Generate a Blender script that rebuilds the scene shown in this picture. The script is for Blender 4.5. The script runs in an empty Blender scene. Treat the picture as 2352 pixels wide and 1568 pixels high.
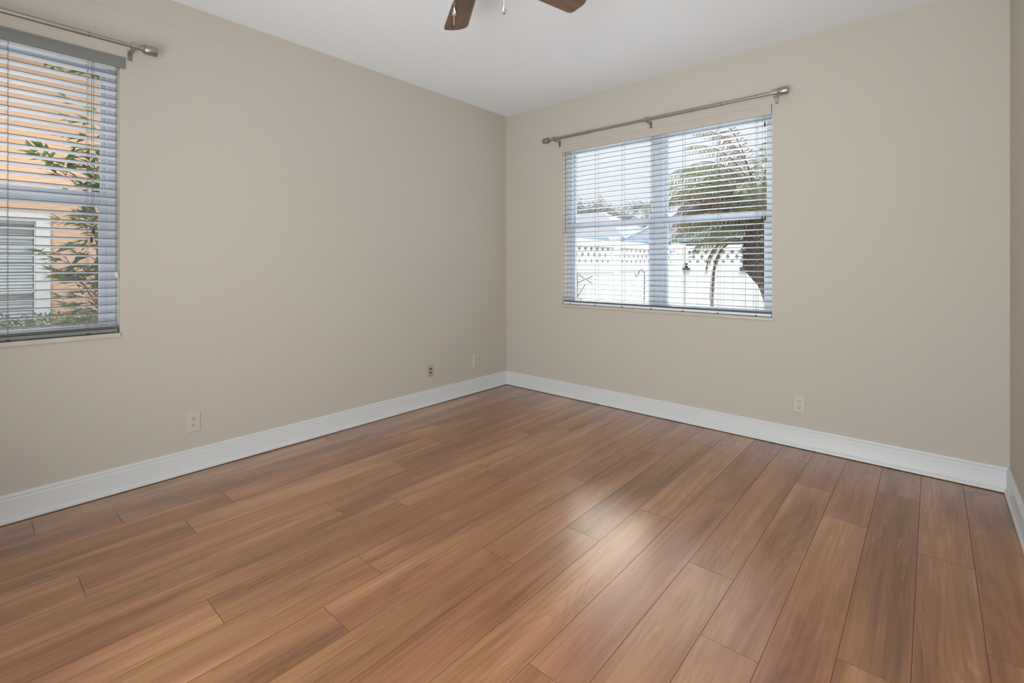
import bpy, bmesh, math, random
from mathutils import Vector, Matrix
PI = math.pi
random.seed(7)
scene = bpy.context.scene
col = scene.collection

# ------------------------------------------------------------------ camera
W, H = 2352, 1568
F_PX, CXP, HYP = 1106.0, 1176.0, 608.0
FWD = Vector((math.cos(math.radians(131.08)), math.sin(math.radians(131.08)), 0))
cam_d = bpy.data.cameras.new('camera')
cam = bpy.data.objects.new('camera', cam_d)
col.objects.link(cam)
cam.location = (3.292, -3.687, 1.22)
cam.rotation_euler = (PI/2, 0, math.radians(131.08-90))
cam_d.sensor_width = 36.0
cam_d.sensor_fit = 'HORIZONTAL'
cam_d.lens = F_PX/W*36.0
cam_d.shift_y = -(H/2-HYP)/W
cam_d.clip_start = 0.02
cam_d.clip_end = 300
scene.camera = cam

# ------------------------------------------------------------------ world, sun, added fill light
world = bpy.data.worlds.new('sky')
scene.world = world
world.use_nodes = True
wn = world.node_tree
bg = wn.nodes['Background']
bg.inputs['Color'].default_value = (0.885, 0.94, 1.0, 1)
bg.inputs['Strength'].default_value = 1.0
# hazy bright sky: palest at the horizon, brighter higher up
_tc = wn.nodes.new('ShaderNodeTexCoord'); _sx = wn.nodes.new('ShaderNodeSeparateXYZ'); _rp = wn.nodes.new('ShaderNodeValToRGB')
_vm = wn.nodes.new('ShaderNodeMath'); _vm.operation = 'MULTIPLY'; _vm.inputs[1].default_value = 4.0
wn.links.new(_tc.outputs['Generated'], _sx.inputs[0]); wn.links.new(_sx.outputs['Z'], _rp.inputs['Fac'])
_e = _rp.color_ramp.elements
_e[0].position = 0.0; _e[0].color = (0.25, 0.25, 0.25, 1)
_e[1].position = 1.0; _e[1].color = (0.70, 0.70, 0.70, 1)
for _p, _v in ((0.28, 0.27), (0.40, 0.45), (0.55, 0.60)):
    _k = _e.new(_p); _k.color = (_v, _v, _v, 1)
wn.links.new(_rp.outputs['Color'], _vm.inputs[0])
# added bright sky patch, unseen through the windows, for the highlight on the floor
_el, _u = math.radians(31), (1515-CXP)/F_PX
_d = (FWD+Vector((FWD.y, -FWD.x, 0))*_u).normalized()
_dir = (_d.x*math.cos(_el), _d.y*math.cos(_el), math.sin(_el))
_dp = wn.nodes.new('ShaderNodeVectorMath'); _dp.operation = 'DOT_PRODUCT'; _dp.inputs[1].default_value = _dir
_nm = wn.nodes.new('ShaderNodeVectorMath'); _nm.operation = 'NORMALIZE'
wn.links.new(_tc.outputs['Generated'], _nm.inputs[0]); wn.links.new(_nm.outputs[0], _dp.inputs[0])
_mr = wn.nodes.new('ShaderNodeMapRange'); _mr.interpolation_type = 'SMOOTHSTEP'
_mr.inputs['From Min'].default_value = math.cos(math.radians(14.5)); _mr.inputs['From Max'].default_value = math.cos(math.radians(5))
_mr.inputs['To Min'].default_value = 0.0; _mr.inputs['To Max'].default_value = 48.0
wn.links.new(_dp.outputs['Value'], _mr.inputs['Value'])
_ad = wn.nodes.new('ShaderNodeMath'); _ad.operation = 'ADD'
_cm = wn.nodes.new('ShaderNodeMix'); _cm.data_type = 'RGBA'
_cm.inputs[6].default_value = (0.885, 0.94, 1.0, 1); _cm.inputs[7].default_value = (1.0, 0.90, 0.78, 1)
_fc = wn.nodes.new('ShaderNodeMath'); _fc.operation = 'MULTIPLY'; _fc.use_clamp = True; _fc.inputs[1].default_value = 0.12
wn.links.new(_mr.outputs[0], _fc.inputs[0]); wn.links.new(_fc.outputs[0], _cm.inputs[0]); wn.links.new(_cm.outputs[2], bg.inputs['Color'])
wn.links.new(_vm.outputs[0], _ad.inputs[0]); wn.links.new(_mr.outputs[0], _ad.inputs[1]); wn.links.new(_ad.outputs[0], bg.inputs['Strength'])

sun_d = bpy.data.lights.new('sun', 'SUN')
sun_d.energy = 2.4
sun_d.angle = math.radians(14)
sun_d.color = (1.0, 0.97, 0.92)
sun = bpy.data.objects.new('sun', sun_d)
col.objects.link(sun)
sun.rotation_euler = Vector((0.5, -0.62, 0.85)).to_track_quat('Z', 'Y').to_euler()

def area(name, loc, target, sx, sy, power, color=(1, 1, 1)):
    d = bpy.data.lights.new(name, 'AREA')
    d.shape = 'RECTANGLE'; d.size = sx; d.size_y = sy; d.energy = power; d.color = color
    o = bpy.data.objects.new(name, d)
    col.objects.link(o)
    o.location = loc
    o.rotation_euler = (Vector(target)-Vector(loc)).to_track_quat('-Z', 'Y').to_euler()
    return o
# added fill light behind the camera; the wall there has no opening
fill_light = area('added_fill_light', (2.55, -4.52, 1.35), (1.35, 0, 2.75), 1.9, 2.2, 118, (0.935, 0.975, 1.0))
fill_light.data.spread = math.radians(143)

vs = scene.view_settings
scene.display_settings.display_device = 'sRGB'
vs.view_transform = 'Standard'
vs.look = 'None'
vs.exposure = 0.0
vs.gamma = 1.0
vs.use_curve_mapping = False

# ------------------------------------------------------------------ helpers
def tag(o, label=None, cat=None, group=None, kind=None):
    if label: o['label'] = label
    if cat: o['category'] = cat
    if group: o['group'] = group
    if kind: o['kind'] = kind
    return o

def empty(name, loc=(0, 0, 0)):
    o = bpy.data.objects.new(name, None)
    o.empty_display_size = 0.1
    o.location = loc
    col.objects.link(o)
    return o

class MB:
    """collects shapes in world space and links them as one mesh object"""
    def __init__(s):
        s.bm = bmesh.new()
        s.mi = 0
    def face(s, vs_):
        try:
            f = s.bm.faces.new(vs_); f.material_index = s.mi
            return f
        except ValueError:
            return None
    def box(s, a, b, M=None, bev=0.0):
        x0, y0, z0 = [min(a[i], b[i]) for i in range(3)]
        x1, y1, z1 = [max(a[i], b[i]) for i in range(3)]
        P = [(x0,y0,z0),(x1,y0,z0),(x1,y1,z0),(x0,y1,z0),(x0,y0,z1),(x1,y0,z1),(x1,y1,z1),(x0,y1,z1)]
        v = [s.bm.verts.new(M @ Vector(p) if M else p) for p in P]
        fs = [s.face([v[i] for i in q]) for q in ((0,3,2,1),(4,5,6,7),(0,1,5,4),(1,2,6,5),(2,3,7,6),(3,0,4,7))]
        if bev > 0:
            es = list({e for f in fs for e in f.edges})
            r = bmesh.ops.bevel(s.bm, geom=es, offset=bev, segments=2, affect='EDGES', profile=0.6)
            for f in r['faces']: f.material_index = s.mi
        return v
    def obox(s, c, size, M, bev=0.0):
        """box of size centred on c in local frame M (Matrix 3x3), then moved to c"""
        T = Matrix.Translation(Vector(c)) @ M.to_4x4()
        h = [d/2 for d in size]
        return s.box((-h[0],-h[1],-h[2]), (h[0],h[1],h[2]), T, bev)
    def tube(s, pts, rad, n=10, cap=True):
        pts = [Vector(p) for p in pts]
        if not hasattr(rad, '__len__'): rad = [rad]*len(pts)
        rings = []
        up0 = None
        for i, p in enumerate(pts):
            t = (pts[min(i+1, len(pts)-1)]-pts[max(i-1, 0)])
            if t.length < 1e-9: t = Vector((0,0,1))
            t.normalize()
            if up0 is None:
                up0 = Vector((0,0,1)) if abs(t.z) < 0.9 else Vector((1,0,0))
            a = up0 - t*up0.dot(t)
            if a.length < 1e-6: a = Vector((0,1,0)) - t*t.y
            a.normalize(); up0 = a
            b = t.cross(a)
            rings.append([s.bm.verts.new(p+(a*math.cos(2*PI*k/n)+b*math.sin(2*PI*k/n))*rad[i]) for k in range(n)])
        for i in range(len(rings)-1):
            for k in range(n):
                s.face([rings[i][k], rings[i][(k+1) % n], rings[i+1][(k+1) % n], rings[i+1][k]])
        if cap:
            s.face(rings[0][::-1]); s.face(rings[-1])
    def lathe(s, prof, c=(0,0,0), n=32, axis='Z'):
        """prof: (radius, height) list about the axis through c"""
        c = Vector(c)
        rings = []
        for r, h in prof:
            ring = []
            for k in range(n):
                a = 2*PI*k/n
                u, w = r*math.cos(a), r*math.sin(a)
                p = {'Z': (u, w, h), 'X': (h, u, w), 'Y': (w, h, u)}[axis]
                ring.append(s.bm.verts.new(c+Vector(p)))
            rings.append(ring)
        for i in range(len(rings)-1):
            for k in range(n):
                s.face([rings[i][k], rings[i][(k+1) % n], rings[i+1][(k+1) % n], rings[i+1][k]])
        s.face(rings[0][::-1]); s.face(rings[-1])
    def prism(s, poly, z0, z1, M=None):
        f = (lambda p: M @ Vector(p)) if M else (lambda p: Vector(p))
        a = [s.bm.verts.new(f((x, y, z0))) for x, y in poly]
        b = [s.bm.verts.new(f((x, y, z1))) for x, y in poly]
        s.face(a[::-1]); s.face(b)
        n = len(poly)
        for i in range(n):
            s.face([a[i], a[(i+1) % n], b[(i+1) % n], b[i]])
    def quad(s, a, b, c, d):
        s.face([s.bm.verts.new(p) for p in (a, b, c, d)])
    def leaf(s, base, d, n, L, w, fold=0.25):
        """pointed leaf: base point, direction, normal, length, width"""
        d = d.normalized()
        side = d.cross(n)
        if side.length < 1e-5: side = d.cross(Vector((0.3, 0.2, 1)))
        side.normalize(); nn = side.cross(d)
        v0 = s.bm.verts.new(base)
        m1 = s.bm.verts.new(base+d*L*0.4-nn*fold*w*0.5)
        t = s.bm.verts.new(base+d*L-nn*w*0.4)
        l = s.bm.verts.new(base+d*L*0.38+side*w/2)
        r = s.bm.verts.new(base+d*L*0.38-side*w/2)
        s.face([v0, l, m1]); s.face([l, t, m1]); s.face([v0, m1, r]); s.face([m1, t, r])
    def build(s, name, mats, parent=None, smooth=False, normals=True):
        if normals: bmesh.ops.recalc_face_normals(s.bm, faces=s.bm.faces[:])
        me = bpy.data.meshes.new(name)
        s.bm.to_mesh(me); s.bm.free()
        if not isinstance(mats, (list, tuple)): mats = [mats]
        for m in mats: me.materials.append(m)
        if smooth:
            for p in me.polygons: p.use_smooth = True
            try: me.set_sharp_from_angle(angle=math.radians(40))
            except Exception: pass
        o = bpy.data.objects.new(name, me)
        col.objects.link(o)
        if parent:
            o.parent = parent
            loc = Vector((0,0,0)); q = parent
            while q: loc += q.location; q = q.parent
            me.transform(Matrix.Translation(-loc))
        return o

def recenter(o):
    """put the origin of a top-level mesh at the base of its bounding box"""
    me = o.data
    xs = [v.co for v in me.vertices]
    c = Vector(((min(v.x for v in xs)+max(v.x for v in xs))/2, (min(v.y for v in xs)+max(v.y for v in xs))/2, min(v.z for v in xs)))
    me.transform(Matrix.Translation(-c)); o.location = c
    return o

# ------------------------------------------------------------------ materials
def mat(name, color, rough=0.5, metal=0.0, spec=0.5, noise=0.0, nscale=20.0, bump=0.0, bscale=60.0, coat=0.0, emit=None, estr=0.0, vec_scale=None, trans=0.0):
    m = bpy.data.materials.new(name)
    m.use_nodes = True
    nt = m.node_tree; N = nt.nodes; L = nt.links
    b = N['Principled BSDF']
    b.inputs['Base Color'].default_value = (*color, 1)
    b.inputs['Roughness'].default_value = rough
    b.inputs['Metallic'].default_value = metal
    b.inputs['Specular IOR Level'].default_value = spec
    b.inputs['Coat Weight'].default_value = coat
    if trans: b.inputs['Transmission Weight'].default_value = trans
    if emit:
        b.inputs['Emission Color'].default_value = (*emit, 1)
        b.inputs['Emission Strength'].default_value = estr
    tc = N.new('ShaderNodeTexCoord')
    mp = N.new('ShaderNodeMapping')
    L.new(tc.outputs['Object'], mp.inputs['Vector'])
    if vec_scale: mp.inputs['Scale'].default_value = vec_scale
    if noise:
        t = N.new('ShaderNodeTexNoise'); t.inputs['Scale'].default_value = nscale; t.inputs['Detail'].default_value = 5
        L.new(mp.outputs['Vector'], t.inputs['Vector'])
        r = N.new('ShaderNodeMapRange')
        r.inputs['To Min'].default_value = 1-noise; r.inputs['To Max'].default_value = 1+noise
        L.new(t.outputs['Fac'], r.inputs['Value'])
        h = N.new('ShaderNodeHueSaturation')
        h.inputs['Color'].default_value = (*color, 1)
        L.new(r.outputs['Result'], h.inputs['Value'])
        L.new(h.outputs['Color'], b.inputs['Base Color'])
    if bump:
        t = N.new('ShaderNodeTexNoise'); t.inputs['Scale'].default_value = bscale; t.inputs['Detail'].default_value = 4
        L.new(mp.outputs['Vector'], t.inputs['Vector'])
        u = N.new('ShaderNodeBump'); u.inputs['Strength'].default_value = bump; u.inputs['Distance'].default_value = 0.01
        L.new(t.outputs['Fac'], u.inputs['Height'])
        L.new(u.outputs['Normal'], b.inputs['Normal'])
    return m

M_wall = mat('wall_paint', (0.582, 0.540, 0.470), 0.75, spec=0.25, bump=0.03, bscale=90)
M_ceil = mat('ceiling_paint', (0.90, 0.94, 0.985), 0.9, spec=0.1, bump=0.05, bscale=140)
M_trim = mat('white_trim_paint', (0.70, 0.72, 0.73), 0.38, spec=0.45)
M_sill = mat('cream_marble', (0.58, 0.54, 0.47), 0.3, noise=0.10, nscale=14)
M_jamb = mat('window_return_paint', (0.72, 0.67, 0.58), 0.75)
M_vinyl = mat('white_vinyl', (0.60, 0.66, 0.75), 0.35)
M_slat = mat('blind_slat', (0.80, 0.83, 0.88), 0.45)
M_slatedge_shade = mat('blind_slat_edge_shade', (0.085, 0.085, 0.09), 0.6)  # dark backlit line painted onto the room-side edge of the white slats
M_grayval = mat('grey_blind_vinyl', (0.215, 0.222, 0.215), 0.5)
M_beigeval = mat('beige_blind_vinyl', (0.57, 0.52, 0.45), 0.5)
M_cord = mat('blind_cord', (0.20, 0.20, 0.21), 0.8)
M_tassel = mat('wooden_tassel', (0.09, 0.055, 0.035), 0.5)
M_ivory = mat('ivory_plastic', (0.72, 0.69, 0.60), 0.4)
M_nickel = mat('brushed_nickel', (0.42, 0.395, 0.365), 0.38, metal=1.0, bump=0.1, bscale=300, vec_scale=(1, 1, 1))
M_darkmetal = mat('dark_joint', (0.06, 0.05, 0.045), 0.5, metal=0.4)
M_chrome = mat('chrome', (0.62, 0.62, 0.62), 0.12, metal=1.0)
M_plate = mat('beige_plate', (0.62, 0.58, 0.50), 0.35)
M_plategray = mat('grey_beige_plate', (0.47, 0.43, 0.36), 0.4)
M_slot = mat('socket_slot', (0.03, 0.025, 0.02), 0.6)
M_bronze = mat('fan_motor_metal', (0.50, 0.48, 0.45), 0.3, metal=1.0)
M_bowl = mat('frosted_glass_bowl', (0.9, 0.88, 0.82), 0.3, emit=(1.0, 0.95, 0.88), estr=7.0)
M_joint = mat('floor_joint', (0.20, 0.092, 0.042), 0.9, spec=0.05)
M_seam = mat('paint_seam', (0.47, 0.43, 0.37), 0.8)

def wood_floor():
    m = bpy.data.materials.new('laminate_planks')
    m.use_nodes = True
    nt = m.node_tree; N = nt.nodes; L = nt.links
    b = N['Principled BSDF']
    def math_(op, a, bb=None, c=None):
        n = N.new('ShaderNodeMath'); n.operation = op
        for i, v in enumerate((a, bb, c)):
            if v is None: continue
            if isinstance(v, (int, float)): n.inputs[i].default_value = v
            else: L.new(v, n.inputs[i])
        return n.outputs[0]
    geo = N.new('ShaderNodeNewGeometry')
    rnd = geo.outputs['Random Per Island']
    wn_ = N.new('ShaderNodeTexWhiteNoise'); wn_.noise_dimensions = '1D'
    L.new(rnd, wn_.inputs['W'])
    tc = N.new('ShaderNodeTexCoord')
    off = N.new('ShaderNodeVectorMath'); off.operation = 'MULTIPLY_ADD'
    L.new(wn_.outputs['Color'], off.inputs[0])
    off.inputs[1].default_value = (9, 13, 21)
    L.new(tc.outputs['Object'], off.inputs[2])
    P = off.outputs[0]
    def mapped(sc):
        mp = N.new('ShaderNodeMapping'); mp.inputs['Scale'].default_value = sc
        L.new(P, mp.inputs['Vector']); return mp.outputs[0]
    def noise(sc, scale, det=3, dist=0.0, rough=0.5):
        t = N.new('ShaderNodeTexNoise'); t.inputs['Scale'].default_value = scale
        t.inputs['Detail'].default_value = det; t.inputs['Distortion'].default_value = dist
        t.inputs['Roughness'].default_value = rough
        L.new(mapped(sc), t.inputs['Vector']); return t.outputs['Fac']
    big = noise((5.0, 0.75, 1), 1.0, 3, 0.6)            # broad light and dark streaks of the timber
    field = noise((3.2, 0.42, 1), 1.6, 1.5, 0.3)          # contours of this field give the cathedral grain
    rings = math_('SINE', math_('MULTIPLY', field, 150.0))
    fine = noise((90, 2.2, 1), 1.0, 4, 0.2, 0.65)
    pores = noise((260, 7, 1), 1.0, 2)
    mask = noise((2.0, 0.6, 1), 1.3, 1)
    maskr = N.new('ShaderNodeMapRange'); maskr.inputs['From Min'].default_value = 0.42; maskr.inputs['From Max'].default_value = 0.62
    L.new(mask, maskr.inputs['Value'])
    # value 0..1
    v = math_('MULTIPLY_ADD', big, 1.5, -0.25)
    rm = math_('MULTIPLY', math_('MULTIPLY', rings, maskr.outputs[0]), 0.055)
    v = math_('ADD', v, rm)
    v = math_('ADD', v, math_('MULTIPLY', math_('SUBTRACT', fine, 0.5), 0.75))
    v = math_('ADD', v, math_('MULTIPLY', math_('SUBTRACT', rnd, 0.5), 0.13))
    streak = noise((16, 0.9, 1), 1.0, 3, 0.5, 0.6)
    v = math_('ADD', v, math_('MULTIPLY', math_('SUBTRACT', streak, 0.5), 0.75))
    fl = N.new('ShaderNodeMapRange'); fl.inputs['From Min'].default_value = 0.60; fl.inputs['From Max'].default_value = 0.72
    L.new(noise((70, 9, 1), 1.0, 2, 0.4), fl.inputs['Value'])
    fm = N.new('ShaderNodeMapRange'); fm.inputs['From Min'].default_value = 0.50; fm.inputs['From Max'].default_value = 0.66
    L.new(noise((9, 1.1, 1), 1.3, 2), fm.inputs['Value'])
    v = math_('ADD', v, math_('MULTIPLY', math_('MULTIPLY', fl.outputs[0], fm.outputs[0]), 0.30))
    ramp = N.new('ShaderNodeValToRGB')
    L.new(v, ramp.inputs['Fac'])
    e = ramp.color_ramp.elements
    e[0].position = 0.08; e[0].color = (0.195, 0.080, 0.034, 1)
    e[1].position = 0.95; e[1].color = (0.54, 0.270, 0.130, 1)
    k = e.new(0.36); k.color = (0.305, 0.130, 0.058, 1)
    k = e.new(0.62); k.color = (0.400, 0.184, 0.086, 1)
    # red or olive cast, plank to plank and along the plank
    hs = N.new('ShaderNodeHueSaturation')
    hn = noise((4, 0.6, 1), 1.1, 2)
    L.new(math_('MULTIPLY_ADD', math_('SUBTRACT', hn, 0.5), 0.04, 0.502), hs.inputs['Hue'])
    L.new(ramp.outputs['Color'], hs.inputs['Color'])
    L.new(hs.outputs['Color'], b.inputs['Base Color'])
    rr = math_('MULTIPLY_ADD', fine, 0.16, 0.26)
    L.new(rr, b.inputs['Roughness'])
    b.inputs['Specular IOR Level'].default_value = 0.3
    b.inputs['Coat Weight'].default_value = 1.0; b.inputs['Coat Roughness'].default_value = 0.25; b.inputs['Coat IOR'].default_value = 1.5
    bmp = N.new('ShaderNodeBump'); bmp.inputs['Strength'].default_value = 0.16; bmp.inputs['Distance'].default_value = 0.0012
    h = math_('ADD', math_('MULTIPLY', fine, 1.0), math_('MULTIPLY', math_('ADD', rings, math_('MULTIPLY', pores, 1.5)), 0.22))
    L.new(h, bmp.inputs['Height'])
    L.new(bmp.outputs['Normal'], b.inputs['Normal']); L.new(bmp.outputs['Normal'], b.inputs['Coat Normal'])
    return m
M_floor = wood_floor()

def wood_blade():
    m = mat('walnut_blade', (0.125, 0.060, 0.034), 0.42, noise=0.0)
    nt = m.node_tree; N = nt.nodes; L = nt.links
    b = N['Principled BSDF']
    tc = N.new('ShaderNodeTexCoord'); mp = N.new('ShaderNodeMapping'); mp.inputs['Scale'].default_value = (3, 46, 10)
    t = N.new('ShaderNodeTexNoise'); t.inputs['Detail'].default_value = 5; t.inputs['Distortion'].default_value = 0.4; t.inputs['Scale'].default_value = 1.0
    r = N.new('ShaderNodeValToRGB')
    r.color_ramp.elements[0].position = 0.3; r.color_ramp.elements[0].color = (0.085, 0.050, 0.034, 1)
    r.color_ramp.elements[1].position = 0.7; r.color_ramp.elements[1].color = (0.215, 0.125, 0.075, 1)
    L.new(tc.outputs['UV'], mp.inputs['Vector']); L.new(mp.outputs[0], t.inputs['Vector']); L.new(t.outputs['Fac'], r.inputs['Fac']); L.new(r.outputs['Color'], b.inputs['Base Color'])
    return m
M_blade = wood_blade()

def glass_mat(name, tint=(1, 1, 1), gloss=0.05):
    m = bpy.data.materials.new(name); m.use_nodes = True
    nt = m.node_tree; N = nt.nodes; L = nt.links
    N.remove(N['Principled BSDF'])
    tr = N.new('ShaderNodeBsdfTransparent'); tr.inputs['Color'].default_value = (*tint, 1)
    gl = N.new('ShaderNodeBsdfGlossy'); gl.inputs['Roughness'].default_value = 0.02
    mx = N.new('ShaderNodeMixShader'); mx.inputs[0].default_value = gloss
    L.new(tr.outputs[0], mx.inputs[1]); L.new(gl.outputs[0], mx.inputs[2])
    L.new(mx.outputs[0], N['Material Output'].inputs['Surface'])
    return m
M_glass = glass_mat('window_glass', (0.97, 0.985, 0.985), 0.05)

def screen_mat():
    m = bpy.data.materials.new('insect_screen_mesh'); m.use_nodes = True
    nt = m.node_tree; N = nt.nodes; L = nt.links
    b = N['Principled BSDF']; b.inputs['Base Color'].default_value = (0.38, 0.38, 0.38, 1); b.inputs['Roughness'].default_value = 0.9
    tr = N.new('ShaderNodeBsdfTransparent')
    mx = N.new('ShaderNodeMixShader'); mx.inputs[0].default_value = 0.16
    L.new(tr.outputs[0], mx.inputs[1]); L.new(b.outputs[0], mx.inputs[2])
    L.new(mx.outputs[0], N['Material Output'].inputs['Surface'])
    return m
M_screen = screen_mat()

# ------------------------------------------------------------------ room shell
RX, RY, RZ = 3.607, -4.55, 2.74     # right wall, front wall, ceiling
WT = 0.20
BW = (0.692, 2.462, 0.855, 2.33)     # back window opening x0 x1 z0 z1
LW = (-4.20, -3.118, 0.855, 2.33)    # left window opening y0 y1 z0 z1

def struct(o):
    o['kind'] = 'structure'; return o

# floor: every plank is its own island, joints placed as in the photograph
PW, PX0 = 0.1769, 2.0075
joint = {0: -1.826, 1: -1.448, 3: -1.718, 4: -2.078, -2: -1.372, -1: -2.203, 2: -2.541, -5: -2.200, -6: -2.449,
         -3: -1.128, -8: -2.979, -7: -1.920, -4: -1.632, 6: -1.898, -10: -3.180, 5: -0.914, 7: -1.018, 8: -1.570, -9: -1.30, -11: -2.0, -12: -0.9}
JL = 1.462
mb = MB()
def plank(x0, x1, y0, y1):
    g = 0.0003; c = 0.0007
    lo = [(x0+g, y0+g), (x1-g, y0+g), (x1-g, y1-g), (x0+g, y1-g)]
    hi = [(x0+g+c, y0+g+c), (x1-g-c, y0+g+c), (x1-g-c, y1-g-c), (x0+g+c, y1-g-c)]
    a = [mb.bm.verts.new((x, y, -0.0009)) for x, y in lo]
    b = [mb.bm.verts.new((x, y, -0.0002)) for x, y in hi]
    mb.mi = 0
    mb.face(b)
    mb.mi = 1
    for i in range(4): mb.face([a[i], a[(i+1) % 4], b[(i+1) % 4], b[i]])
for k in range(-12, 10):
    x0 = PX0+k*PW; x1 = x0+PW
    x0 = max(x0, 0.0); x1 = min(x1, RX)
    if x1-x0 < 0.01: continue
    y = joint.get(k, -1.7)
    while y < 0: y += JL
    ys = []
    while y > RY: ys.append(y); y -= JL
    ys.append(y)
    for i in range(len(ys)-1):
        plank(x0, x1, max(ys[i+1], RY), min(ys[i], 0.0))
mb.mi = 1
mb.box((-0.0, RY, -0.06), (RX, 0.0, -0.0010))
struct(mb.build('floor', [M_floor, M_joint], normals=True))

mb = MB(); mb.box((-WT, RY-WT, RZ), (RX+WT, WT, RZ+0.12)); struct(mb.build('ceiling', M_ceil))

def wall_with_hole(name, axis, u0, u1, hole, sign, mats):
    """axis 'y': wall in the plane y=0 running along x ; 'x': plane x=0 running along y"""
    mb = MB()
    h0, h1, z0, z1 = hole
    def bx(a0, a1, b0, b1):
        if axis == 'y': mb.box((a0, 0, b0), (a1, WT, b1))
        else: mb.box((-WT, a0, b0), (0, a1, b1))
    bx(u0, h0, -0.3, RZ); bx(h1, u1, -0.3, RZ); bx(h0, h1, -0.3, z0); bx(h0, h1, z1, RZ)
    return struct(mb.build(name, mats))
wall_back = wall_with_hole('wall_back', 'y', 0, RX+WT, BW, 1, M_wall)
wall_left = wall_with_hole('wall_left', 'x', RY-WT, WT, LW, 1, M_wall)
mb = MB(); mb.box((RX, RY-WT, -0.3), (RX+WT, 0, RZ)); struct(mb.build('wall_right', M_wall))
mb = MB(); mb.box((0, RY-WT, -0.3), (RX, RY, RZ)); struct(mb.build('wall_front', M_wall))
# faint painted-over seam high on the left wall
mb = MB(); mb.prism([(-3.254, 2.5885), (-2.423, 2.5995), (-2.423, 2.6008), (-3.254, 2.5898)], 0, 0.0006,
                    Matrix(((0,0,1,0),(1,0,0,0),(0,1,0,0),(0,0,0,1))))
mb.build('paint_seam', M_seam, wall_left)

# painted returns inside the window openings (a thin plaster skin)
def returns(axis, hole, parent):
    mb = MB(); a, b, z0, z1 = hole; t = 0.0015
    def bx(a0, a1, b0, b1):
        if axis == 'y': mb.box((a0, 0.001, b0), (a1, 0.10, b1))
        else: mb.box((-0.10, a0, b0), (-0.001, a1, b1))
    bx(a, a+t, z0, z1); bx(b-t, b, z0, z1); bx(a+t, b-t, z1-t, z1)
    mb.build('window_return', M_jamb, parent)
returns('y', BW, wall_back); returns('x', LW, wall_left)

# baseboards with bead and shoe moulding
prof = [(0, 0.004), (0.024, 0.004), (0.0235, 0.012), (0.021, 0.019), (0.017, 0.024), (0.0145, 0.027), (0.0145, 0.108), (0.0135, 0.114),
        (0.0105, 0.1175), (0.0105, 0.121), (0.0125, 0.123), (0.0125, 0.1275), (0.010, 0.131), (0.0085, 0.1355), (0.005, 0.1375), (0, 0.138)]
def baseboard(name, p0, p1, inward):
    p0 = Vector((*p0, 0)); p1 = Vector((*p1, 0)); inw = Vector((*inward, 0)); d = (p1-p0).normalized()
    mb = MB()
    # mitred at both ends
    a = [mb.bm.verts.new(p0+inw*u+d*u+Vector((0,0,z))) for u, z in prof]
    b = [mb.bm.verts.new(p1+inw*u-d*u+Vector((0,0,z))) for u, z in prof]
    for i in range(len(prof)-1): mb.face([a[i], a[i+1], b[i+1], b[i]])
    mb.face(a); mb.face(b[::-1])
    return struct(mb.build(name, M_trim, smooth=True))
E_ = 0.0005
baseboard('baseboard_left', (E_, RY+E_), (E_, -E_), (1, 0))
baseboard('baseboard_back', (E_, -E_), (RX-E_, -E_), (0, -1))
baseboard('baseboard_right', (RX-E_, -E_), (RX-E_, RY+E_), (-1, 0))
baseboard('baseboard_front', (RX-E_, RY+E_), (E_, RY+E_), (0, 1))

# ------------------------------------------------------------------ windows
# generic frame: f(u, d, z) turns along-wall, outward-depth, height into a point
def fr_back(u, d, z): return Vector((u, d, z))
def fr_left(u, d, z): return Vector((-d, u, z))
def gbox(mb, f, a, b, bev=0.0):
    p, q = f(*a), f(*b)
    mb.box((p.x, p.y, p.z), (q.x, q.y, q.z), None, bev)

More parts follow.
